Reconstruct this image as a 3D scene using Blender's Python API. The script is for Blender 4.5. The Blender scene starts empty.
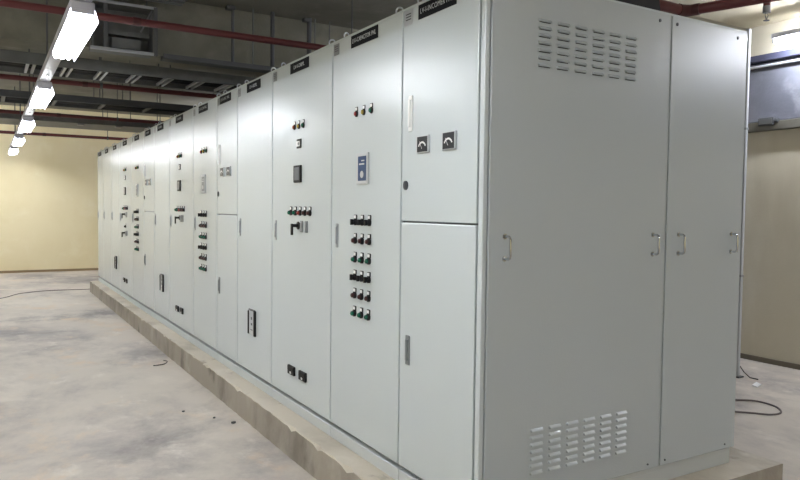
import bpy, bmesh, math, random
from mathutils import Vector, Matrix
random.seed(7)
S = bpy.context.scene
COL = S.collection
V = Vector

# ------------------------------------------------------------------ camera, world, exposure
YAW, PITCH, ROLL, FPX = 0.537925226, -0.0432291238, 0.0121380817, 694.73
CAMLOC = V((-1.64345557, -2.13170511, 1.28808629))
cd = bpy.data.cameras.new('camera'); cam = bpy.data.objects.new('camera', cd); COL.objects.link(cam)
_f = V((math.sin(YAW)*math.cos(PITCH), math.cos(YAW)*math.cos(PITCH), math.sin(PITCH)))
_r = V((math.cos(YAW), -math.sin(YAW), 0)); _u = _r.cross(_f)
_r2 = math.cos(ROLL)*_r + math.sin(ROLL)*_u; _u2 = -math.sin(ROLL)*_r + math.cos(ROLL)*_u
m = Matrix((_r2, _u2, -_f)).transposed().to_4x4(); m.translation = CAMLOC
cam.matrix_world = m
cd.sensor_width = 36; cd.lens = FPX*36/800; cd.clip_start = 0.05
S.camera = cam
w = bpy.data.worlds.new('world'); S.world = w; w.use_nodes = True
w.node_tree.nodes['Background'].inputs[0].default_value = (.8, .85, 1, 1)
w.node_tree.nodes['Background'].inputs[1].default_value = 0.1
S.view_settings.view_transform = 'Standard'; S.view_settings.look = 'None'
S.view_settings.exposure = 1.14; S.view_settings.gamma = 1; S.view_settings.use_curve_mapping = False
TUBE = 27.0            # emission strength of the fluorescent tubes
RTUBE = 72.0

# ------------------------------------------------------------------ materials
def srgb(r, g, b):
    f = lambda c: (c/255/12.92) if c/255 <= .04045 else ((c/255+.055)/1.055)**2.4
    return (f(r), f(g), f(b), 1)
def mat(name, col, rough=.5, metal=0, bump=0, bscale=200, var=0, vscale=3, spec=.5, emit=0, coat=0):
    M = bpy.data.materials.new(name); M.use_nodes = True
    nt = M.node_tree; b = nt.nodes['Principled BSDF']
    b.inputs['Base Color'].default_value = col; b.inputs['Roughness'].default_value = rough
    b.inputs['Metallic'].default_value = metal; b.inputs['Specular IOR Level'].default_value = spec
    b.inputs['Coat Weight'].default_value = coat
    if emit:
        b.inputs['Emission Color'].default_value = col; b.inputs['Emission Strength'].default_value = emit
    tc = nt.nodes.new('ShaderNodeTexCoord')
    if var:
        n = nt.nodes.new('ShaderNodeTexNoise'); n.inputs['Scale'].default_value = vscale; n.inputs['Detail'].default_value = 6
        nt.links.new(tc.outputs['Object'], n.inputs['Vector'])
        r = nt.nodes.new('ShaderNodeValToRGB')
        r.color_ramp.elements[0].position = .3; r.color_ramp.elements[1].position = .7
        r.color_ramp.elements[0].color = tuple(c*(1-var) for c in col[:3])+(1,)
        r.color_ramp.elements[1].color = tuple(min(1, c*(1+var)) for c in col[:3])+(1,)
        nt.links.new(n.outputs['Fac'], r.inputs['Fac']); nt.links.new(r.outputs['Color'], b.inputs['Base Color'])
    if bump:
        n = nt.nodes.new('ShaderNodeTexNoise'); n.inputs['Scale'].default_value = bscale; n.inputs['Detail'].default_value = 3
        nt.links.new(tc.outputs['Object'], n.inputs['Vector'])
        bp = nt.nodes.new('ShaderNodeBump'); bp.inputs['Strength'].default_value = bump; bp.inputs['Distance'].default_value = .002
        nt.links.new(n.outputs['Fac'], bp.inputs['Height']); nt.links.new(bp.outputs['Normal'], b.inputs['Normal'])
    return M

def layered(name, cols, scales, rough=.85, bump=.35, bscale=40, stretch=(1, 1, 1), nr=.56):
    """cloudy surface: base colour with several noise-masked stain colours"""
    M = bpy.data.materials.new(name); M.use_nodes = True
    nt = M.node_tree; b = nt.nodes['Principled BSDF']; b.inputs['Roughness'].default_value = rough
    b.inputs['Specular IOR Level'].default_value = .3
    tc = nt.nodes.new('ShaderNodeTexCoord'); mp = nt.nodes.new('ShaderNodeMapping'); mp.inputs['Scale'].default_value = stretch
    nt.links.new(tc.outputs['Object'], mp.inputs['Vector'])
    prev = nt.nodes.new('ShaderNodeRGB'); prev.outputs[0].default_value = cols[0]; out = prev.outputs[0]
    for i, (c, (sc, lo, hi)) in enumerate(zip(cols[1:], scales)):
        n = nt.nodes.new('ShaderNodeTexNoise'); n.inputs['Scale'].default_value = sc; n.inputs['Detail'].default_value = 8
        n.inputs['Roughness'].default_value = nr; n.inputs['Distortion'].default_value = .25
        mp2 = nt.nodes.new('ShaderNodeMapping'); mp2.inputs['Location'].default_value = (i*7.3+2, i*3.1, i*1.7)
        nt.links.new(mp.outputs[0], mp2.inputs['Vector']); nt.links.new(mp2.outputs[0], n.inputs['Vector'])
        r = nt.nodes.new('ShaderNodeMapRange'); r.interpolation_type = 'SMOOTHSTEP'
        r.inputs['From Min'].default_value = lo; r.inputs['From Max'].default_value = hi
        nt.links.new(n.outputs['Fac'], r.inputs['Value'])
        mx = nt.nodes.new('ShaderNodeMix'); mx.data_type = 'RGBA'
        nt.links.new(r.outputs[0], mx.inputs['Factor']); nt.links.new(out, mx.inputs['A']); mx.inputs['B'].default_value = c
        out = mx.outputs['Result']
    nt.links.new(out, b.inputs['Base Color'])
    n = nt.nodes.new('ShaderNodeTexNoise'); n.inputs['Scale'].default_value = bscale; n.inputs['Detail'].default_value = 6
    nt.links.new(tc.outputs['Object'], n.inputs['Vector'])
    bp = nt.nodes.new('ShaderNodeBump'); bp.inputs['Strength'].default_value = bump; bp.inputs['Distance'].default_value = .006
    nt.links.new(n.outputs['Fac'], bp.inputs['Height']); nt.links.new(bp.outputs['Normal'], b.inputs['Normal'])
    return M

PAINT = mat('grey_powder_coat', srgb(198, 207, 211), .22, spec=.75, bump=.25, bscale=260)
PAINT_D = mat('grey_powder_coat_frame', srgb(180, 187, 190), .4, bump=.2, bscale=260)
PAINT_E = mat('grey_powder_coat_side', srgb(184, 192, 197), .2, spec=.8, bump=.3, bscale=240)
CARCASS = mat('carcass_grey_paint', srgb(112, 119, 124), .55)
HANDM = mat('grey_handle_paint', srgb(150, 155, 159), .45)
BASEM = mat('plinth_paint', srgb(196, 201, 203), .7, spec=.3)
BLACK = mat('black_plastic', srgb(20, 21, 24), .5, spec=.3)
LABELM = mat('black_label_plate', srgb(22, 24, 30), .8, spec=.2)
BLACKM = mat('black_matt', srgb(16, 16, 20), .75)
DGREY = mat('dark_grey_plastic', srgb(62, 66, 74), .35)
MGREY = mat('mid_grey_plastic', srgb(120, 125, 128), .45)
LGREY = mat('light_grey_plastic', srgb(184, 188, 192), .4)
WHITE = mat('white_plastic', srgb(228, 230, 230), .45)
SCREEN = mat('blue_grey_screen', srgb(70, 88, 122), .15)
SLATE = mat('slate_screen', srgb(84, 90, 100), .3)
GLASS = mat('meter_glass', srgb(34, 37, 44), .3, spec=.35)
RED = mat('red_lens', srgb(140, 36, 34), .3); DRED = mat('dark_red_cap', srgb(60, 26, 28), .35)
YEL = mat('yellow_lens', srgb(165, 146, 60), .25); GRN = mat('green_lens', srgb(24, 96, 76), .25)
ORG = mat('orange_lens', srgb(150, 72, 44), .25)
CHROME = mat('chrome', srgb(205, 208, 212), .18, 1)
STEEL = mat('brushed_steel', srgb(186, 190, 196), .38, .8)
ZINC = mat('galvanised_steel', srgb(150, 152, 154), .45, .6, var=.18, vscale=9)
ZINC_D = mat('dull_galvanised_steel', srgb(112, 114, 114), .55, .4, var=.15, vscale=6)
DTRAY = mat('dark_tray_paint', srgb(82, 84, 86), .6)
REDPIPE = mat('red_pipe_paint', srgb(98, 46, 48), .5)
DPIPE = mat('dark_red_pipe_paint', srgb(76, 36, 38), .5)
TRUNKM = mat('white_enamel', srgb(182, 182, 192), .4)
CABLE = mat('black_cable_sheath', srgb(26, 25, 25), .5)
CABLE_G = mat('dusty_cable_sheath', srgb(98, 90, 88), .6)
BEAMC = layered('grey_concrete', [srgb(128, 126, 114), srgb(108, 106, 96), srgb(140, 138, 126)], [(1.6, .4, .7), (3.5, .45, .75)])
CEILM = layered('ceiling_concrete', [srgb(132, 130, 120), srgb(112, 110, 100), srgb(142, 140, 130)], [(.9, .4, .7), (3, .5, .8)])
SOFM = layered('cream_soffit', [srgb(198, 190, 168), srgb(186, 178, 154)], [(1.5, .4, .75)], bump=.15)
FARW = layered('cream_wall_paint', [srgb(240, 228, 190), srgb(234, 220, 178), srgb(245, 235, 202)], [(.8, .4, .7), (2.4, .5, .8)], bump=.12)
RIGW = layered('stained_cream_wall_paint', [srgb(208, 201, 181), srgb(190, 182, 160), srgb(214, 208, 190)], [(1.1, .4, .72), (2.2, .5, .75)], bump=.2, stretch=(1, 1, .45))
BLUEW = layered('shade_tinted_wall_band', [srgb(130, 132, 142), srgb(108, 110, 120), srgb(140, 142, 150)], [(1.4, .42, .7), (4, .5, .75)], bump=.4)  # blue-grey of tray shade and lamp bloom put into the wall colour
FLOORM = layered('cement_floor', [srgb(198, 190, 179), srgb(154, 148, 146), srgb(208, 200, 188), srgb(134, 129, 128), srgb(206, 187, 164), srgb(218, 212, 202)],
                 [(.55, .42, .66), (1.1, .48, .68), (.4, .48, .66), (1.9, .55, .74), (3.2, .55, .8)], rough=.7, bump=.25, bscale=28, stretch=(1, .75, 1), nr=.68)
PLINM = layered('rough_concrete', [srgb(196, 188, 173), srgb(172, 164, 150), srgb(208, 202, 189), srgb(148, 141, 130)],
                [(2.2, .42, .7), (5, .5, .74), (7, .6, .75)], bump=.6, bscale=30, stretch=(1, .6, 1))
PLINF = layered('darker_concrete_side', [srgb(160, 153, 143), srgb(130, 124, 116), srgb(174, 168, 158), srgb(108, 103, 96)], [(2.4, .44, .7), (5, .5, .74), (3.2, .58, .74)], bump=.6, bscale=30, stretch=(1, .8, .5))  # plinth sides in darker tones than its top
TUBEM = bpy.data.materials.new('lit_tube'); TUBEM.use_nodes = True
_n = TUBEM.node_tree; _n.nodes.remove(_n.nodes['Principled BSDF'])
_e = _n.nodes.new('ShaderNodeEmission'); _e.inputs[0].default_value = (.93, .96, 1.0, 1); _e.inputs[1].default_value = TUBE
_n.links.new(_e.outputs[0], _n.nodes['Material Output'].inputs[0])
TUBER = TUBEM.copy(); TUBER.name = 'lit_tube_cool'
TUBER.node_tree.nodes['Emission'].inputs[0].default_value = (.86, .9, 1, 1); TUBER.node_tree.nodes['Emission'].inputs[1].default_value = RTUBE

# ------------------------------------------------------------------ mesh helpers
class MB:
    def __init__(s): s.v = []; s.f = []; s.mi = []
    def add(s, vs, fs, mi=0):
        o = len(s.v); s.v += [tuple(v) for v in vs]
        for f in fs: s.f.append([i+o for i in f]); s.mi.append(mi)
        return s
    def box(s, a, b, mi=0):
        x0, y0, z0 = a; x1, y1, z1 = b
        return s.add([(x0,y0,z0),(x1,y0,z0),(x1,y1,z0),(x0,y1,z0),(x0,y0,z1),(x1,y0,z1),(x1,y1,z1),(x0,y1,z1)],
                     [(0,3,2,1),(4,5,6,7),(0,1,5,4),(1,2,6,5),(2,3,7,6),(3,0,4,7)], mi)
    def bev(s, a, b, e=.003, mi=0):
        """box with chamfered edges"""
        bm = bmesh.new(); bmesh.ops.create_cube(bm, size=1)
        for v in bm.verts:
            v.co = V(((a[i]+b[i])/2 + v.co[i]*(b[i]-a[i]) for i in range(3)))
        bmesh.ops.bevel(bm, geom=bm.edges[:], offset=e, segments=2, affect='EDGES', profile=.5)
        bm.verts.index_update()
        s.add([v.co[:] for v in bm.verts], [[v.index for v in f.verts] for f in bm.faces], mi); bm.free(); return s
    def cyl(s, p, q, r, n=12, r2=None, cap=True, mi=0):
        p, q = V(p), V(q); d = (q-p).normalized(); a = d.orthogonal().normalized(); b = d.cross(a)
        r2 = r if r2 is None else r2
        c = [a*math.cos(2*math.pi*i/n)+b*math.sin(2*math.pi*i/n) for i in range(n)]
        vs = [p+k*r for k in c]+[q+k*r2 for k in c]
        fs = [(i, (i+1) % n, n+(i+1) % n, n+i) for i in range(n)]
        if cap: fs += [list(range(n))[::-1], list(range(n, 2*n))]
        return s.add(vs, fs, mi)
    def tube(s, pts, r, n=8, mi=0):
        pts = [V(p) for p in pts]; rings = []; o = len(s.v); a = None
        for i, p in enumerate(pts):
            d = (pts[min(i+1, len(pts)-1)]-pts[max(i-1, 0)]).normalized()
            a = d.orthogonal().normalized() if a is None else (a-d*a.dot(d)).normalized()
            b = d.cross(a)
            s.v += [tuple(p+r*(a*math.cos(2*math.pi*k/n)+b*math.sin(2*math.pi*k/n))) for k in range(n)]
        for i in range(len(pts)-1):
            for k in range(n):
                s.f.append([o+i*n+k, o+i*n+(k+1) % n, o+(i+1)*n+(k+1) % n, o+(i+1)*n+k]); s.mi.append(mi)
        s.f.append([o+k for k in range(n)][::-1]); s.mi.append(mi)
        s.f.append([o+(len(pts)-1)*n+k for k in range(n)]); s.mi.append(mi)
        return s
    def mesh(s, name, mats, smooth=False):
        me = bpy.data.meshes.new(name); me.from_pydata(s.v, [], s.f); me.update()
        for mm in (mats if isinstance(mats, (list, tuple)) else [mats]): me.materials.append(mm)
        me.polygons.foreach_set('material_index', s.mi)
        if smooth:
            me.polygons.foreach_set('use_smooth', [True]*len(me.polygons))
            me.set_sharp_from_angle(angle=math.radians(40))
        return me
def inst(name, me, parent=None, loc=(0, 0, 0), rot=(0, 0, 0)):
    o = bpy.data.objects.new(name, me); COL.objects.link(o)
    o.location = loc; o.rotation_euler = rot
    if parent: o.parent = parent
    return o
def obj(name, mb, mats, parent=None, loc=(0, 0, 0), smooth=False):
    return inst(name, mb.mesh(name, mats, smooth), parent, loc)
def tag(o, label=None, cat=None, group=None, kind=None):
    if label: o['label'] = label
    if cat: o['category'] = cat
    if group: o['group'] = group
    if kind: o['kind'] = kind
    return o
def empty(name, loc, label, cat, group=None):
    o = bpy.data.objects.new(name, None); COL.objects.link(o); o.location = loc; o.empty_display_size = .1
    return tag(o, label, cat, group)
def struct(name, mb, mats): return tag(obj(name, mb, mats), kind='structure')
def text_mesh(txt, size):
    c = bpy.data.curves.new('lettering', 'FONT'); c.body = txt; c.size = size; c.align_x = 'CENTER'; c.align_y = 'CENTER'
    c.extrude = .0006; c.resolution_u = 3; c.space_character = 1.05
    o = bpy.data.objects.new('lettering', c); COL.objects.link(o)
    me = bpy.data.meshes.new_from_object(o.evaluated_get(bpy.context.evaluated_depsgraph_get()))
    bpy.data.objects.remove(o); me.materials.clear(); me.materials.append(LGREY)
    return me

# ------------------------------------------------------------------ room
ZF, ZC, ZS = -.17, 3.42, 3.14      # floor, ceiling, lower soffit on the right
XL, XR, YN, YF = -4.2, 4.93, -6.0, 15.0
CZ = .0125                          # top of the concrete plinth
struct('floor', MB().box((XL-.2, YN-.2, ZF-.2), (XR+.2, YF+.2, ZF)), FLOORM)
struct('ceiling', MB().box((XL-.2, YN-.2, ZC), (XR+.2, YF+.2, ZC+.2)), CEILM)
struct('wall_far', MB().box((XL-.2, YF, ZF), (XR+.2, YF+.2, ZC)), FARW)
struct('wall_left', MB().box((XL-.2, YN, ZF), (XL, YF, ZC)), FARW)
struct('wall_near', MB().box((XL-.2, YN-.2, ZF), (XR+.2, YN, ZC)), FARW)
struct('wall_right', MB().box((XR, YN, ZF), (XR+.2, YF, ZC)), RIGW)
struct('baseboard_far', MB().bev((XL, YF-.02, ZF), (XR, YF, ZF+.05), .004), mat('brown_skirting', srgb(150, 128, 96), .6))
struct('baseboard_right', MB().bev((XR-.018, YN, ZF), (XR, YF-.02, ZF+.05), .004), mat('dusty_skirting', srgb(112, 104, 90), .8))
# lower soffit, paler cream than the ceiling, over the right aisle, stopping at a cross edge
struct('trim_1', MB().box((2.3, YN, ZS), (XR, 2.14, ZC)), SOFM)
# downstand beam across the room
struct('trim_2', MB().box((XL, 5.3, 2.83), (XR, 5.7, ZC)), BEAMC)
# band on the right wall, coloured for the shade under the tray
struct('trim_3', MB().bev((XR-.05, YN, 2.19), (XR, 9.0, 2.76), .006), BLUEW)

# concrete plinth with a chipped, uneven upper edge
def plinth():
    x0, x1, y0, y1 = -.125, 1.855, -.129, 10.72
    n = 180; mb = MB(); vs = []
    rnd = random.Random(3)
    def row(y):
        c = rnd.uniform(.003, .008) if rnd.random() > .1 else rnd.uniform(.012, .026)
        j = rnd.uniform(-.002, .002); k = rnd.uniform(-.003, .003)
        return [(x0+k-.004, y, ZF), (x0+k, y, CZ-c*1.1), (x0+c*.9+j, y, CZ), (x1-c*.5, y, CZ), (x1+k, y, CZ-c*.6), (x1+k, y, ZF)]
    for i in range(n+1): vs += row(y0+(y1-y0)*i/n)
    fs = []
    for i in range(n):
        for k in range(5):
            a = i*6+k; fs.append((a, a+6, a+7, a+1))
    fs += [tuple(range(6)), tuple(range(n*6+5, n*6-1, -1))]
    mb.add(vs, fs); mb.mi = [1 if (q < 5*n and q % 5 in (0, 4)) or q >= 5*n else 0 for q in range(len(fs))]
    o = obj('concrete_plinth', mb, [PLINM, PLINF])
    tag(o, 'long low rough concrete plinth under the row of grey cabinets', 'plinth')
plinth()

# ------------------------------------------------------------------ switchgear cabinets
DEPTH = 1.63; ZD0, ZD1, ZT = .1, 2.19, 2.2
def handle_mesh(h, wd, mats):
    mb = MB(); mb.bev((-.010, -wd/2, -h/2), (.001, wd/2, h/2), .004)
    mb.bev((-.022, -wd/4, -h/2+.02), (-.008, wd/4, h/2-.02), .003)
    return mb.mesh('door_handle', mats)
H_BIG = handle_mesh(.16, .032, WHITE); H_LOW = handle_mesh(.135, .034, MGREY); H_STD = handle_mesh(.13, .028, HANDM)
LOCK = MB().cyl((0, 0, 0), (-.016, 0, 0), .021, 16).box((-.02, -.003, -.014), (-.015, .003, .014)).mesh('lock', DGREY, True)
# push button body: black bezel ring plus legend holder above; cap and legend plate are sub-parts
BEZEL = MB().cyl((0, 0, 0), (-.014, 0, 0), .0175, 16).cyl((-.014, 0, 0), (-.020, 0, 0), .0150, 16, .0135)\
    .bev((-.008, -.0155, .014), (0, .0155, .038), .002).mesh('push_button', BLACK, True)
LEGEND = MB().box((-.0095, -.0115, .019), (-.0078, .0115, .034)).mesh('legend_plate', WHITE)
def cap_mesh(mm): return MB().cyl((-.019, 0, 0), (-.032, 0, 0), .0125, 16, .0115).cyl((-.032, 0, 0), (-.037, 0, 0), .0115, 16, .006).mesh('cap', mm, True)
CAPS = {k: cap_mesh(v) for k, v in dict(red=RED, dred=DRED, yel=YEL, grn=GRN, org=ORG, blk=BLACK).items()}
KNOB = MB().cyl((-.019, 0, 0), (-.028, 0, 0), .0135, 16).bev((-.046, -.005, -.015), (-.026, .005, .015), .002).mesh('knob', BLACK, True)
CAPS['knob'] = KNOB
CAPNAME = dict(red='red', dred='dark red', yel='yellow', grn='green', org='orange', blk='black', knob='black')
METER = MB().bev((-.022, -.048, -.037), (0, .048, .037), .003).mesh('meter', LGREY)
METERG = MB().bev((-.0245, -.043, -.033), (-.020, .039, .033), .001).mesh('glass', GLASS)
def scale_mesh():
    mb = MB(); n = 14; vs = []
    for i in range(n+1):
        a = math.radians(25+i*130/n)
        for r in (.026, .034): vs.append((-.0250, -.002+r*math.cos(a), -.022+r*math.sin(a)))
    mb.add(vs, [(2*i, 2*i+1, 2*i+3, 2*i+2) for i in range(n)])
    mb.add([(-.0251, -.002, -.020), (-.0251, .001, -.020), (-.0251, .020, .012), (-.0251, .018, .013)], [(0, 1, 2, 3)])
    return mb.mesh('scale', WHITE)
METERS = scale_mesh()
RELAY = MB().bev((-.020, -.072, -.080), (0, .072, .080), .005).mesh('relay_panel', LGREY)
RELAYS = MB().bev((-.023, -.048, -.062), (-.018, .040, .062), .002).mesh('screen', SCREEN)
RELAYB = MB().box((-.0245, -.030, .018), (-.0228, .026, .026)).cyl((-.0228, -.004, -.030), (-.0245, -.004, -.030), .018, 16).box((-.0245, -.030, .036), (-.0228, .002, .042)).mesh('display', LGREY)
RELAY.transform(Matrix.Diagonal((1, .86, .98, 1))); RELAY_G = RELAY.copy(); RELAY_G.materials[0] = LGREY
RELAYS_G = RELAYS.copy(); RELAYS_G.materials[0] = MGREY
RELAY2 = MB().bev((-.022, -.056, -.052), (0, .056, .052), .004).mesh('relay_panel', BLACK)
RELAY2S = MB().bev((-.0245, -.036, -.038), (-.020, .038, .040), .002).mesh('screen', SLATE)
SWITCH = MB().bev((-.010, -.034, -.028), (0, .034, .028), .003).mesh('rotary_switch', BLACK)
SWITCHP = MB().box((-.0115, -.018, -.016), (-.0095, .034, .016)).mesh('face_plate', WHITE)
SWITCHK = MB().cyl((-.011, 0, 0), (-.017, 0, 0), .009, 14).mesh('knob', MGREY, True)
LSHAFT = MB().cyl((0, 0, 0), (-.012, 0, 0), .024, 16).mesh('lever_switch', BLACK, True)
LLEVER = MB().cyl((-.010, 0, 0), (-.062, 0, 0), .010, 10).bev((-.074, -.009, -.058), (-.056, .009, .012), .004).mesh('lever', BLACK)
TOGGLE = MB().bev((-.012, -.018, -.035), (0, .018, .035), .003).mesh('toggle_switch', MGREY)
TOGGLEL = MB().bev((-.024, -.006, -.026), (-.010, .008, .028), .002).mesh('lever', STEEL)
SOCKET = MB().bev((-.026, -.052, -.028), (0, .052, .028), .003).bev((-.032, -.046, -.004), (-.024, .046, .022), .002).mesh('breaker_cover', BLACK)
SOCKETS = MB().box((-.0275, -.010, -.022), (-.0255, .012, -.008)).mesh('toggle', WHITE)
MCCB = MB().bev((-.016, -.060, -.085), (0, .060, .085), .003).mesh('breaker_panel', LGREY)
MCCBB = MB().bev((-.030, -.078, -.092), (0, -.056, .090), .003).mesh('side_rail', BLACK)
MCCBB2 = MB().bev((-.030, .056, -.088), (0, .070, .080), .003).mesh('side_rail', BLACK)
MCCBT = MB().box((-.022, -.06, .085), (0, .06, .094)).mesh('top_bar', DGREY)
MCCBM = MB().box((-.018, -.012, .020), (-.0155, .012, .040)).box((-.018, -.016, -.020), (-.0155, .012, -.004)).box((-.018, -.022, -.056), (-.0155, .022, -.050)).mesh('marking', DGREY)
PLATE = MB().bev((-.004, -.032, -.030), (0, .032, .030), .0015).mesh('maker_plate', MGREY)
PLATE1 = MB().bev((-.004, -.036, -.034), (0, .036, .034), .0015).mesh('maker_plate', STEEL)
def plate_lines():
    mb = MB()
    for z in (.016, .004, -.008): mb.box((-.0046, -.022, z-.0025), (-.0038, .022, z+.0025))
    return mb.mesh('engraving', DGREY)
PLINES = plate_lines()
def eye_mesh():
    mb = MB(); mb.cyl((0, 0, 0), (0, 0, .014), .016, 12)
    pts = [(0, .021*math.cos(a), .034+.021*math.sin(a)) for a in [2*math.pi*i/14 for i in range(15)]]
    mb.tube(pts, .0055, 6); return mb.mesh('lifting_eye', STEEL, True)
EYE = eye_mesh()

EYE.transform(Matrix.Scale(.8, 4)); EYE_S = EYE
YB = [0, .62, 1.367, 2.296, 3.043, 3.586, 4.355, 5.322, 6.071, 6.68, 7.47, 8.432, 9.2, 10.02, 10.69]
TYPES = 'icobicobicobbb'
TEXTS = ['LV-I-INCOMER PNL', 'LV-I-CAPACITOR PNL', 'LV-I-DBPL', 'LV-I-BSPL', 'LV-II-INC PNL', 'LV-II-CAP PNL', 'LV-II-DBPL', 'LV-II-BSPL',
         'LV-III-INC', 'LV-III-CAP', 'LV-III-DB', 'LV-III-BS', 'LV-III-B1', 'LV-III-B2']
LABELS = [
 'light grey two-door cabinet with two square meters at the near end of the row',
 'light grey cabinet with six rows of buttons, second from the near end of the row',
 'wide grey cabinet with a row of coloured buttons, third from the near end',
 'plain grey cabinet with a white breaker panel low down, fourth from the near end',
 'narrow two-door grey cabinet with two meters, fifth from the near end',
 'grey cabinet with six small button rows, sixth from the near end',
 'wide grey cabinet with lever switch and row of buttons, seventh from the near end',
 'plain grey cabinet with low breaker panel, eighth from the near end',
 'two-door grey cabinet with two tiny meters, sixth from the far end of the row',
 'grey cabinet with six tiny button rows, fifth from the far end of the row',
 'grey cabinet with two black lever switches, fourth from the far end of the row',
 'plain grey cabinet with a low breaker panel, third from the far end of the row',
 'plain grey cabinet second from the far end of the row',
 'plain grey cabinet at the far end of the row, nearest the cream wall']

def cabinet(i):
    y0, y1, t = YB[i], YB[i+1], TYPES[i]; W = y1-y0
    root = empty('switchgear_cabinet', (0, y0, CZ), LABELS[i], 'cabinet', 'grey switchgear cabinets in the row')
    L = lambda y, z, x=0: (x, y-y0, z-CZ)                    # world y, z -> local
    b0 = y0+.004 if i else y0+.018
    mb = MB(); mb.box(L(b0, ZD0-.005, .022), L(y1-.002, ZT-.012, DEPTH)); obj('body', mb, CARCASS, root)
    mb = MB(); mb.bev(L(y0+.003 if i else .014, CZ, .004), L(y1-.003, .074, DEPTH-.01), .003).box(L(y0+.003 if i else .014, .072, .045), L(y1-.003, ZD0-.006, DEPTH-.012)); obj('base', mb, BASEM, root)
    mb = MB(); mb.bev(L(y0+.001 if i else .0, ZT-.011, .0), L(y1-.001, ZT, DEPTH), .003); obj('roof', mb, PAINT, root)
    d0 = y0+.0055 if i else .046
    d1 = y1-.0055
    def door(za, zb):
        mb = MB(); mb.bev(L(d0, za, 0), L(d1, zb, .020), .004); return obj('door', mb, PAINT, root)
    def put(name, me, y, z, parent=root, x=0):
        o = inst(name, me, parent, L(y, z, x)); o.scale = (.5, 1, 1); return o
    def sub(name, me, parent): return inst(name, me, parent)
    def button(y, z, c, nm='push_button'):
        b = put(nm, BEZEL, y, z-.012); b.scale = (.45, .82, .92) if nm == 'indicator_lamp' else (.72, .92, 1)
        b['label'] = '%s %s on the door' % (CAPNAME[c], 'selector knob' if c == 'knob' else 'round lamp' if nm == 'indicator_lamp' else 'push button')
        sub('cap' if c != 'knob' else 'knob', CAPS[c], b); sub('legend_plate', LEGEND, b)
    if t == 'i':
        dl = door(ZD0, 1.231); du = door(1.238, ZD1)
        inst('door_handle', H_BIG, du, L(y1-.080, 1.72)).scale = (.6, 1, 1); inst('lock', LOCK, du, L(y1-.046, 1.40)).scale = (.4, .85, 1)
        inst('door_handle', H_LOW, dl, L(y1-.08, .652)).scale = (.6, 1, 1)
        for fr in (.31, .63):
            mt = put('meter', METER, y1-W*fr, 1.575); sub('glass', METERG, mt); sub('scale', METERS, mt)
    else:
        d = door(ZD0, ZD1)
        inst('door_handle', H_STD, d, L(y1-.078, 1.145)).scale = (.5, 1, 1)
    if t == 'c':
        for k, c in enumerate(('red', 'yel', 'grn')): button(y1-.297-.08*k, 1.79, c, 'indicator_lamp')
        r = put('relay_panel', RELAY if i == 1 else RELAY_G, y1-.375, 1.495); sub('screen', RELAYS if i == 1 else RELAYS_G, r); sub('display', RELAYB, r)
        for z, c in ((1.235, 'knob'), (1.14, 'dred'), (1.043, 'grn'), (.95, 'knob'), (.856, 'dred'), (.762, 'grn')):
            for k in range(3): button(y1-.298-.076*k, z, c)
    if t == 'o':
        for k, c in enumerate(('org', 'yel', 'grn')): button(y1-.395-.068*k, 1.80, c, 'indicator_lamp')
        s = put('rotary_switch', SWITCH, y1-.465, 1.683); sub('face_plate', SWITCHP, s); sub('knob', SWITCHK, s)
        r = put('relay_panel', RELAY2, y1-.452, 1.50); sub('screen', RELAY2S, r)
        for k, c in enumerate(('grn', 'grn', 'red', 'dred', 'dred')): button(y1-.345-.074*k, 1.275, c)
        for z in ((1.175, .92) if i == 10 else (1.175,)):
            l = put('lever_switch', LSHAFT, y1-.46, z+.01); sub('lever', LLEVER, l).scale = (1.35, 1.15, 1)
            for dy in (.515, .585): tg = put('toggle_switch', TOGGLE, y1-dy, z+.005); sub('lever', TOGGLEL, tg)
        if i == 10: button(y1-.50, 1.03, 'blk')
        for dy in (.372, .552): k = put('breaker_cover', SOCKET, y1-dy, .275); sub('toggle', SOCKETS, k)
    if t == 'b' and i < 12:
        dy = .36 if i == 3 else .41
        p_ = put('breaker_panel', MCCB, y1-dy, .465)
        for nm, me in (('side_rail', MCCBB), ('side_rail', MCCBB2), ('top_bar', MCCBT), ('marking', MCCBM)): sub(nm, me, p_)
    # black name label and small maker plate at the top of the door
    yc = (y0+y1)/2+(.03 if i == 0 or i > 3 else 0)
    lp = MB().bev((-.005, -.142, -.031), (0, .142, .031), .0015)
    lab = inst('name_label', lp.mesh('name_label', LABELM), root, L(yc, 2.153)); lab['label'] = 'black name label with pale lettering'
    tm = text_mesh(TEXTS[i], .032)
    tm.materials[0] = HANDM if i > 3 else LGREY; xs = [v.co.x for v in tm.vertices]; wd = max(xs)-min(xs); k = min(1.15, .25/wd)
    for v in tm.vertices: v.co.x *= k
    inst('lettering', tm, lab, (-.0052, 0, 0), (math.radians(90), 0, math.radians(-90)))
    pl = put('maker_plate', PLATE1 if i == 0 else PLATE, y1-.052, 2.15); sub('engraving', PLINES, pl)
    for yy, rz in ((y0+.115, .9), (y1-.07, 1.9)):
        e = inst('lifting_eye', EYE_S, root, L(yy, ZT, .05), (0, 0, rz+random.uniform(-.15, .15)))
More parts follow.
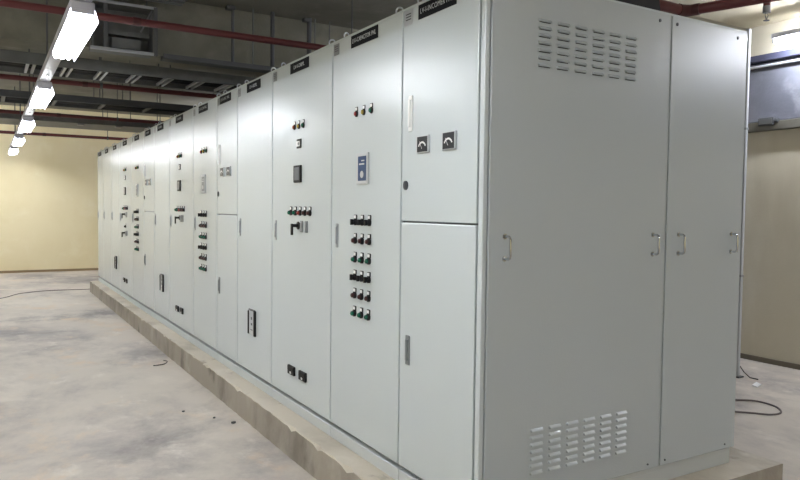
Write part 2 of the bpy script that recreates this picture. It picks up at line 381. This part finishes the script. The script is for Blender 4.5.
    if i == 0:
        # near end: white corner post, two side panels with pressed louvres, handles and screws
        obj('corner_post', MB().bev((.0, .004, ZD0-CZ), (.022, .034, ZD1-CZ), .004), PAINT, root)
        lou = louvre_mesh()
        for x0, x1, hs in ((.026, 1.052, (.105, .968)), (1.066, 1.632, (1.147, 1.548))):
            sp = obj('side_panel', MB().bev((x0, -.002, ZD0-CZ), (x1, .017, ZD1-CZ), .003), PAINT_E, root)
            if x0 < .5:
                for zt in (2.065, .405):
                    for a in range(6):
                        for b in range(7): inst('louvre', lou, sp, (.292+a*.1, -.0022, zt-CZ-.012-b*.0295))
            for hx in hs: inst('pull_handle', DHANDLE, sp, (hx, -.002, 1.145-CZ))['label'] = 'chrome pull handle'
            for sx in (x0+.03 if x0 > .5 else x0+.02, x1-.075 if x0 < .5 else x1-.08):
                for sz in (2.155, .125): inst('screw', SCREW, sp, (sx, -.002, sz-CZ)).scale = (.8, 1, 1) if sz > 1 else (.6, .8, .6)
        obj('side_rail', MB().box((1.052, .006, ZD0-CZ), (1.066, .018, ZD1-CZ)), PAINT_D, root)
    return root
def louvre_mesh():
    w_, h, d = .034, .0062, .0095; mb = MB()
    n = 6; vs = []
    for k in range(n+1):                       # curved hood: starts on the sheet and swells outward downwards
        t = k/n; z = h-2*h*t; y = -d*math.sin(t*math.pi/2)
        vs += [(-w_, 0, z), (-w_+.004, y, z), (w_-.004, y, z), (w_, 0, z)]
    fs = []
    for k in range(n):
        for j in range(3): fs.append((4*k+j, 4*k+j+4, 4*k+j+5, 4*k+j+1))
    mb.add(vs, fs)
    mb.add([(-w_+.004, -.0004, -h), (w_-.004, -.0004, -h), (w_-.004, -.0004, -h-.0028), (-w_+.004, -.0004, -h-.0028)], [(0, 3, 2, 1)], 1)   # black face, shade inside the slot opening painted on
    return mb.mesh('louvre', [PAINT_E, BLACKM], True)
DHANDLE = MB().tube([(0, 0, -.044), (0, -.026, -.044), (0, -.033, -.040), (0, -.036, -.032), (0, -.036, .032), (0, -.033, .040), (0, -.026, .044), (0, 0, .044)], .0055, 8)\
    .cyl((0, 0, -.044), (0, -.004, -.044), .011, 12).cyl((0, 0, .044), (0, -.004, .044), .011, 12).mesh('pull_handle', CHROME, True)
SCREW = MB().cyl((0, 0, 0), (0, -.004, 0), .008, 10).box((-.006, -.0048, -.0012), (.006, -.0038, .0012)).mesh('screw', DGREY, True)
for i in range(14): cabinet(i)
# black busbar trunking lying on top of the first cabinet, cut at a slant
tag(obj('busbar_duct', MB().add([(.5,.04,ZT),(1.035,.04,ZT),(.985,.04,ZT+.22),(.5,.04,ZT+.22),(.5,.5,ZT),(1.035,.5,ZT),(.985,.5,ZT+.22),(.5,.5,ZT+.22)],
    [(0,1,2,3),(5,4,7,6),(1,5,6,2),(4,0,3,7),(3,2,6,7),(0,4,5,1)]), BLACKM), 'black duct lying on the roof of the nearest grey cabinet', 'duct')

# ------------------------------------------------------------------ fluorescent lights
def pole_tube(r, l, n=12):
    mb = MB(); prof = [(0, r*.45), (.006, r*.8), (.016, r), (l-.016, r), (l-.006, r*.8), (l, r*.45)]
    o = 0; vs = []; fs = []
    for y, rr in prof: vs += [(rr*math.cos(2*math.pi*k/n), y, rr*math.sin(2*math.pi*k/n)) for k in range(n)]
    for i in range(len(prof)-1):
        for k in range(n): fs.append((i*n+k, (i+1)*n+k, (i+1)*n+(k+1) % n, i*n+(k+1) % n))
    fs += [tuple(range(n)), tuple(range(5*n+n-1, 5*n-1, -1))]
    return mb.add(vs, fs)
FL = 1.25
TUBE3 = pole_tube(.0165, FL-.04).mesh('tube', TUBEM, True)
FBODY = MB().bev((-.062, 0, .030), (.062, FL, .075), .006)\
    .add([(-.062,0,.036),(-.062,FL,.036),(-.080,FL,-.030),(-.080,0,-.030),(-.065,0,.036),(-.065,FL,.036),(-.083,FL,-.030),(-.083,0,-.030)], [(0,1,2,3),(7,6,5,4),(3,2,6,7),(0,3,7,4),(1,5,6,2)])\
    .add([(.062,0,.036),(.062,FL,.036),(.080,FL,-.030),(.080,0,-.030),(.065,0,.036),(.065,FL,.036),(.083,FL,-.030),(.083,0,-.030)], [(3,2,1,0),(4,5,6,7),(7,6,2,3),(4,7,3,0),(2,6,5,1)]).mesh('housing', TRUNKM)
FEND = MB().bev((-.058, -.004, .008), (.058, .018, .036), .003).mesh('lamp_holder', TRUNKM)
def batten(y, label, x=-1.17, z=2.34):
    t = empty('fluorescent_light', (x, y, z), label, 'ceiling light', 'three-tube lights in a line along the cabinets')
    inst('housing', FBODY, t)
    inst('lamp_holder', FEND, t, (0, .0, .0)).scale = (1, .9, 1); inst('lamp_holder', FEND, t, (0, FL-.014, 0))
    for dx in (-.038, 0, .038): inst('tube', TUBE3, t, (dx, .02, -.008))
LY = [2.1, 5.0, 7.85, 10.5, 12.95]
for y, l in zip(LY, ['large lit three-tube light at the upper left, nearest of the line of lights',
                     'second lit three-tube light from the near end of the line',
                     'third lit three-tube light from the near end, in the middle of the line',
                     'small lit tube light, second from the far end of the line',
                     'smallest lit tube light, farthest along the line by the cream wall']): batten(y, l)
batten(-.75, 'added unseen three-tube light overhead in front of the row, above the top of the picture')  # added fixture, never seen; extra light over the near end of the row
def wireway():
    t = empty('lighting_trunk', (-1.17, 1.0, 2.4155), 'long white metal trunk carrying the line of tube lights', 'trunking')
    obj('channel', MB().bev((-.046, -3.0, .0), (.046, 13.4, .055), .006), TRUNKM, t)
    for k, y in enumerate((-2.2, .55, 3.65, 6.45, 9.05, 11.25)):
        obj('dropper', MB().cyl((0, y, .05), (0, y, ZC-2.417), .008, 8), DTRAY, t)
        obj('screw', MB().cyl((0, y, -.012), (0, y, .002), .012, 10), CHROME, t, smooth=True)
wireway()
def right_lamp(y, label, grp=None, x=4.6, z=2.88):
    t = empty('batten_light', (x, y, z), label, 'ceiling light', grp)
    obj('housing', MB().bev((-.03, 0, .02), (.03, 1.25, .065), .005), TRUNKM, t)
    inst('tube', TUBER1, t, (0, .02, -.003))
    for yy in (0.004, 1.225): obj('lamp_holder', MB().bev((-.016, yy, -.02), (.016, yy+.02, .022), .003), TRUNKM, t)
    for yy in (.25, 1.0): obj('dropper', MB().cyl((0, yy, .06), (0, yy, (ZS if x > 2.3 and y < 1 else ZC)-z-.002), .006, 8), DTRAY, t)
TUBER1 = pole_tube(.023, 1.21).mesh('tube', TUBER, True)
right_lamp(.43, 'single bare lit tube light hanging near the right wall')
right_lamp(-2.1, 'tube light by the right wall, just beyond the right edge of the picture')
right_lamp(3.3, 'added fill tube light by the right wall, hidden behind the row of cabinets')  # added lamp out of sight, brightens the aisle behind the row
right_lamp(-4.6, 'added fill tube light overhead behind the camera, right of the end panels', x=1.6, z=3.05)  # added behind the camera to lift the end panels
right_lamp(-4.9, 'added fill tube light overhead behind the camera, left of the cabinets', x=-1.6, z=3.05)  # added behind the camera to lift the beam and ceiling
right_lamp(.6, 'added fill tube light near the left wall, outside the left edge and closest to the camera', x=-3.7, z=3.05)  # made-up left row, evens the light on the cabinet fronts
right_lamp(5.2, 'added fill tube light near the left wall, outside the left edge, opposite the middle cabinets', x=-3.7, z=3.05)  # made-up left row, more fill for middle fronts and ceiling
right_lamp(10.6, 'added fill tube light near the left wall, outside the left edge, toward the far wall', x=-3.7, z=3.05)  # made-up left row, fill toward the far end
right_lamp(12.9, 'added fill tube light beside the far wall, outside the left edge of the picture', x=-2.7, z=3.05)  # extra unseen lamp to brighten the far wall
right_lamp(12.4, 'added fill tube light beside the far wall, hidden behind the far end of the cabinets', x=2.9, z=3.05)  # added out of sight to brighten the far end

# ------------------------------------------------------------------ overhead services
PX0, PX1 = XL+.02, 4.6
def sprinkler_pipe(y, z, r, label, hang):
    t = empty('sprinkler_pipe', (PX0, y, z), label, 'pipe', 'red pipes crossing under the ceiling')
    obj('pipe', MB().cyl((0, 0, 0), (PX1-PX0, 0, 0), r, 14), REDPIPE, t, smooth=True)
    for x in hang:
        obj('hanger', MB().cyl((x-PX0, 0, r), (x-PX0, 0, ZC-z), .006, 6).cyl((x-PX0-.015, 0, 0), (x-PX0+.015, 0, 0), r+.006, 14), DTRAY, t, smooth=True)
    for x in (-.6, 2.2): obj('coupling', MB().cyl((x-PX0-.03, 0, 0), (x-PX0+.03, 0, 0), r+.004, 14), DPIPE, t, smooth=True)
sprinkler_pipe(3.72, 2.75, .029, 'dark red pipe nearest the camera, crossing at the upper left', (-2.2, 1.3))
sprinkler_pipe(7.05, 2.75, .030, 'second dark red pipe from the front, crossing below the cable ladder', (-2.0, -.42, 1.6))
sprinkler_pipe(10.55, 2.765, .030, 'third dark red pipe, above the grey tray before the cream wall', (-1.8, .3, 1.0))
sprinkler_pipe(13.8, 2.735, .030, 'farthest dark red pipe, low in front of the cream wall', (-1.7, -.95, .6))

# open-ended rectangular duct at the beam
def duct():
    t = empty('air_duct', (-.48, 5.05, 2.79), 'open-ended rectangular metal duct hanging before the beam, behind the nearest light', 'duct')
    a, h, d = .28, .44, .24; k = .012
    mb = MB(); mb.box((-a, 0, 0), (a, d, k)).box((-a, 0, h-k), (a, d, h)).box((-a, 0, k), (-a+k, d, h-k)).box((a-k, 0, k), (a, d, h-k)).box((-a+k, d-k, k), (a-k, d, h-k))
    obj('casing', mb, ZINC_D, t)
    for nm, A, B in (('lip', (-a-.02, -.012, -.02), (a+.02, .0, .012)), ('lip', (-a-.02, -.012, h-.012), (a+.02, 0, h+.015))):
        obj(nm, MB().bev(A, B, .003), STEEL, t)
    obj('post', MB().bev((-a+.10, .01, k), (-a+.14, .05, h-k), .003), DTRAY, t)
    obj('post', MB().bev((a-.005, -.02, -.02), (a+.03, .02, h+.01), .003), DTRAY, t)
    obj('inner_duct', MB().box((-.1, .06, .03), (.16, .2, .13)).box((-.14, .08, .16), (a-.03, .2, .2)), ZINC_D, t)
    obj('stay', MB().cyl((a-.02, .01, h-.02), (a-.12, .03, .2), .008, 6), ZINC, t)
    for x in (-a+.05, a-.05): obj('hanger', MB().cyl((x, .1, h), (x, .1, ZC-2.79), .006, 6), DTRAY, t)
duct()
t = empty('cable_tray', (-1.09, 4.55, 3.3), 'ribbed galvanised tray close under the ceiling, above the open metal duct', 'cable tray')
obj('tray', MB().bev((0, 0, 0), (1.15, .5, .012), .003).box((0, 0, .012), (1.15, .012, .06)).box((0, .488, .012), (1.15, .5, .06)), ZINC, t)
for k in range(5): obj('rib', MB().bev((.0, .04+.1*k, -.014), (1.15, .065+.1*k, .0), .004), ZINC_D, t)
for x in (.15, 1.0): obj('hanger', MB().cyl((x, .25, .01), (x, .25, ZC-3.302), .006, 6), DTRAY, t)
# dark strut tray along the bottom of the beam, hung on conduits
def strut_tray():
    t = empty('cable_tray', (-.1, 5.1, 2.77), 'narrow dark tray along the foot of the concrete beam, hung on vertical rods', 'cable tray')
    obj('tray', MB().bev((0, 0, 0), (4.9, .15, .012), .003).box((0, 0, .012), (4.9, .012, .05)).box((0, .138, .012), (4.9, .15, .05)), DTRAY, t)
    for x, r, b in ((.62, .017, 1), (.84, .008, 0), (1.06, .022, 0), (1.49, .026, 1), (1.56, .007, 0), (1.74, .007, 0), (2.6, .01, 0)):
        obj('rod', MB().cyl((x+.1, .06, .012), (x+.1, .06, ZC-2.772), r, 10), DTRAY if r > .01 else ZINC_D, t, smooth=True)
        if b: obj('clamp', MB().bev((x+.03, .03, .60), (x+.12, .10, .64), .004), DTRAY, t)
strut_tray()
def ladder(y0, y1, z, xs, h, label, rails, rungm, hang, x0=PX0, x1=4.2, rw=.022):
    t = empty('cable_ladder', (0, y0, z), label, 'cable tray')
    for ya in (0, y1-y0-.03): obj('side_rail', MB().bev((x0, ya, 0), (x1, ya+.03, h), .004), rails, t)
    rm = MB().bev((-rw, .03, .004), (rw, y1-y0-.03, .034), .003).mesh('rung', rungm)
    for x in xs: inst('rung', rm, t, (x, 0, 0))
    for x in hang:
        for ya in (.015, y1-y0-.015): obj('hanger', MB().cyl((x, ya, h-.01), (x, ya, ZC-z), .006, 6), DTRAY, t)
    return t
def rng(a, b, s): return [a+s*i for i in range(int((b-a)/s)+1)]
lad = []
for k in rng(-3.95, 4.0, .34): lad += [k-.03, k+.03]
ladder(5.78, 6.42, 2.70, lad, .115, 'wide grey cable ladder with pairs of rungs, behind the concrete beam', ZINC_D, STEEL, (-2.4, -.9, .12, 1.9), rw=.013)
ladder(8.45, 9.1, 2.72, rng(-3.9, 4.0, .62), .09, 'dark cable ladder halfway along, above the cream wall', DTRAY, ZINC_D, (-2.1, -.25, .15, 2.0))
def solid_tray():
    t = empty('cable_tray', (0, 10.75, 2.68), 'wide dark grey solid-bottomed tray below the third red pipe', 'cable tray')
    obj('tray', MB().bev((PX0, 0, 0), (4.2, .95, .014), .004).box((PX0, 0, .014), (4.2, .014, .08)).box((PX0, .936, .014), (4.2, .95, .08)), ZINC_D, t)
    for x in (-2.0, -.95, .1, .55, 1.0, 2.0): obj('hanger', MB().cyl((x, .03, .012), (x, .03, ZC-2.68), .007, 6), DTRAY, t)
    for x in (-1.6, -.25, .35, 1.3): obj('bracket', MB().bev((x-.05, -.02, -.03), (x+.05, .10, 0), .004), ZINC, t)
solid_tray()
for (ya, z, n, lab) in ((5.86, 2.734, 4, 'black power cable lying in the grey cable ladder behind the beam'), (8.55, 2.755, 4, 'black power cable lying in the dark cable ladder halfway along')):
    for k in range(n):
        pts = [(x, ya+k*.13+.02*math.sin(x*1.3+k), z+.024) for x in rng(-4.1, 4.1, .4)]
        tag(obj('power_cable', MB().tube(pts, .024, 8), CABLE, smooth=True), lab, 'cable', 'cables ' + ('behind the beam' if n and ya < 7 else 'halfway along'))

# right-hand side: main pipe with elbow, sprinkler drop, wall tray, conduits, gear
t = empty('fire_main_pipe', (2.88, 1.31, 2.80), 'dark red pipe with an elbow above the far top corner of the end panels', 'pipe')
R_ = .038; A_ = V((.31, -.95, 0)).normalized()
obj('elbow', MB().tube([V((-.09, 0, 0)), V((-.05, 0, 0)), V((-.02, -.01, 0)), A_*.03, A_*.06, A_*.10], R_+.005, 12), DPIPE, t, smooth=True)
obj('pipe', MB().cyl(A_*.09, A_*5.5, R_, 14), REDPIPE, t, smooth=True)
obj('branch_pipe', MB().cyl((-.08, 0, 0), (-6.5, 0, 0), R_, 14), REDPIPE, t, smooth=True)
for q in (1.6, 4.2): obj('hanger', MB().cyl(A_*q+V((0, 0, R_)), A_*q+V((0, 0, ZS-2.802)), .006, 6), DTRAY, t)
t = empty('sprinkler_drop', (3.72, 1.2, ZS), 'short red drop pipe with a sprinkler head hanging from the right soffit', 'sprinkler')
obj('pipe', MB().cyl((0, 0, 0), (0, 0, -.20), .026, 12), REDPIPE, t, smooth=True)
obj('socket', MB().cyl((0, 0, -.195), (0, 0, -.25), .030, 12), ZINC, t, smooth=True)
obj('frame_arm', MB().tube([(-.014, 0, -.25), (-.02, 0, -.268), (0, 0, -.305), (.02, 0, -.268), (.014, 0, -.25)], .005, 6), CHROME, t, smooth=True)
obj('deflector', MB().cyl((0, 0, -.305), (0, 0, -.309), .024, 12), CHROME, t, smooth=True)
t = empty('wall_tray', (XR, 0, 2.765), 'dark blue-grey cable tray running along the upper right wall', 'cable tray')
obj('tray', MB().bev((-.13, -5.5, 0), (-.002, 6.5, .012), .003).box((-.13, -5.5, .012), (-.118, 6.5, .06)), mat('blue_grey_tray', srgb(74, 76, 96), .5), t)
for y in rng(-5, 6, 1.5): obj('bracket', MB().bev((-.12, y, -.03), (-.055, y+.03, 0), .003), DTRAY, t)
tag(obj('wall_conduit', MB().cyl((XR-.085, -5.5, 2.722), (XR-.085, 6.5, 2.722), .014, 10), LGREY, smooth=True), 'thin white conduit under the dark tray on the right wall', 'pipe')
t = empty('junction_box', (XR-.05, 1.82, 2.145), 'small dark wall fitting on the ledge line of the right wall', 'wall fitting')
obj('box', MB().bev((-.05, -.03, 0), (0, .12, .075), .005), DTRAY, t); obj('gland', MB().cyl((-.025, -.07, .04), (-.025, -.03, .04), .02, 10), DTRAY, t)
obj('cover', MB().bev((-.056, -.02, .012), (-.048, .11, .064), .002), ZINC_D, t)
tag(obj('wall_ledge', MB().bev((XR-.075, YN+.02, 2.10), (XR-.001, 9, 2.185), .006), mat('ledge_cement', srgb(112, 110, 100), .85, var=.2, vscale=5)), 'thin grey ledge along the right wall under the blue-grey band', 'ledge')
t = empty('conduit_pole', (4.12, 1.607, ZF), 'pale grey vertical conduit standing on the floor just right of the end panels', 'conduit')
obj('pipe', MB().bev((-.016, -.016, .012), (.016, .016, 3.08), .006), LGREY, t)
obj('foot', MB().bev((-.04, -.04, 0), (.04, .04, .014), .003), DTRAY, t)
obj('wire_tail', MB().tube([(.014, -.014, .10), (.035, -.04, .05), (.05, -.09, .008), (.06, -.16, .006)], .005, 6), CABLE, t, smooth=True)
for z in (.9, 2.2): obj('strap', MB().bev((-.02, -.02, z), (.02, .02, z+.02), .003), ZINC, t)

# ------------------------------------------------------------------ small things on the floor
def smooth_path(pts, n=8):
    P = [V(p) for p in pts]; out = []
    for i in range(len(P)-1):
        a, b, c, d = P[max(i-1, 0)], P[i], P[i+1], P[min(i+2, len(P)-1)]
        for k in range(n):
            t = k/n; out.append(.5*((2*b)+(c-a)*t+(2*a-5*b+4*c-d)*t*t+(3*b-a-3*c+d)*t**3))
    return out+[P[-1]]
zf = ZF+.010
tag(obj('floor_cable', MB().tube(smooth_path([(2.6, 1.5, zf), (3.0, 1.36, zf), (3.37, 1.12, zf), (3.48, 1.02, zf), (3.46, .86, zf), (3.34, .75, zf), (3.22, .76, zf), (3.12, .87, zf), (2.9, 1.05, zf), (2.5, 1.2, zf)]), .007, 8), CABLE_G, smooth=True),
    'black cable looped on the floor behind the cabinets at the right', 'cable')
zf = ZF+.009
tag(obj('floor_cable', MB().tube(smooth_path([(-3.4, 9.2, zf), (-2.2, 9.6, zf), (-1.47, 10.27, zf), (-1.17, 10.84, zf), (-.71, 11.09, zf), (-.16, 11.04, zf), (.4, 11.1, zf)]), .006, 8), CABLE_G, smooth=True),
    'thin black cable curving across the left floor before the far wall', 'cable')
tag(obj('paper_scrap', MB().add([(0, 0, .004), (.09, .02, .012), (.10, .07, .02), (.02, .06, .006), (0, 0, 0), (.09, .02, .004), (.10, .07, .012), (.02, .06, 0)], [(0, 1, 2, 3), (7, 6, 5, 4), (0, 4, 5, 1), (1, 5, 6, 2), (2, 6, 7, 3), (3, 7, 4, 0)]), WHITE, None, (3.93, 1.3, ZF)),
    'small white scrap on the floor near the right wall', 'paper')
tag(obj('wire_offcut', MB().tube(smooth_path([(-.34, 4.44, ZF+.005), (-.24, 4.46, ZF+.005), (-.19, 4.56, ZF+.006), (-.21, 4.62, ZF+.005)]), .004, 6), CABLE, smooth=True),
    'short wire offcut on the floor at the foot of the concrete plinth', 'wire')
rnd = random.Random(5)
for k, (x, y, s) in enumerate([(-.22, 2.42, .016), (-.45, 2.85, .012), (-.30, 2.60, .011)]):
    bm = bmesh.new(); bmesh.ops.create_icosphere(bm, subdivisions=1, radius=s)
    for v in bm.verts: v.co *= rnd.uniform(.75, 1.2); v.co.z *= .6
    zm = min(v.co.z for v in bm.verts)
    me = bpy.data.meshes.new('debris_crumb'); bm.to_mesh(me); bm.free(); me.materials.append(DTRAY)
    tag(inst('debris_crumb', me, None, (x, y, ZF-zm)), 'dark crumb of debris on the floor beside the concrete plinth', 'debris', 'crumbs beside the plinth')
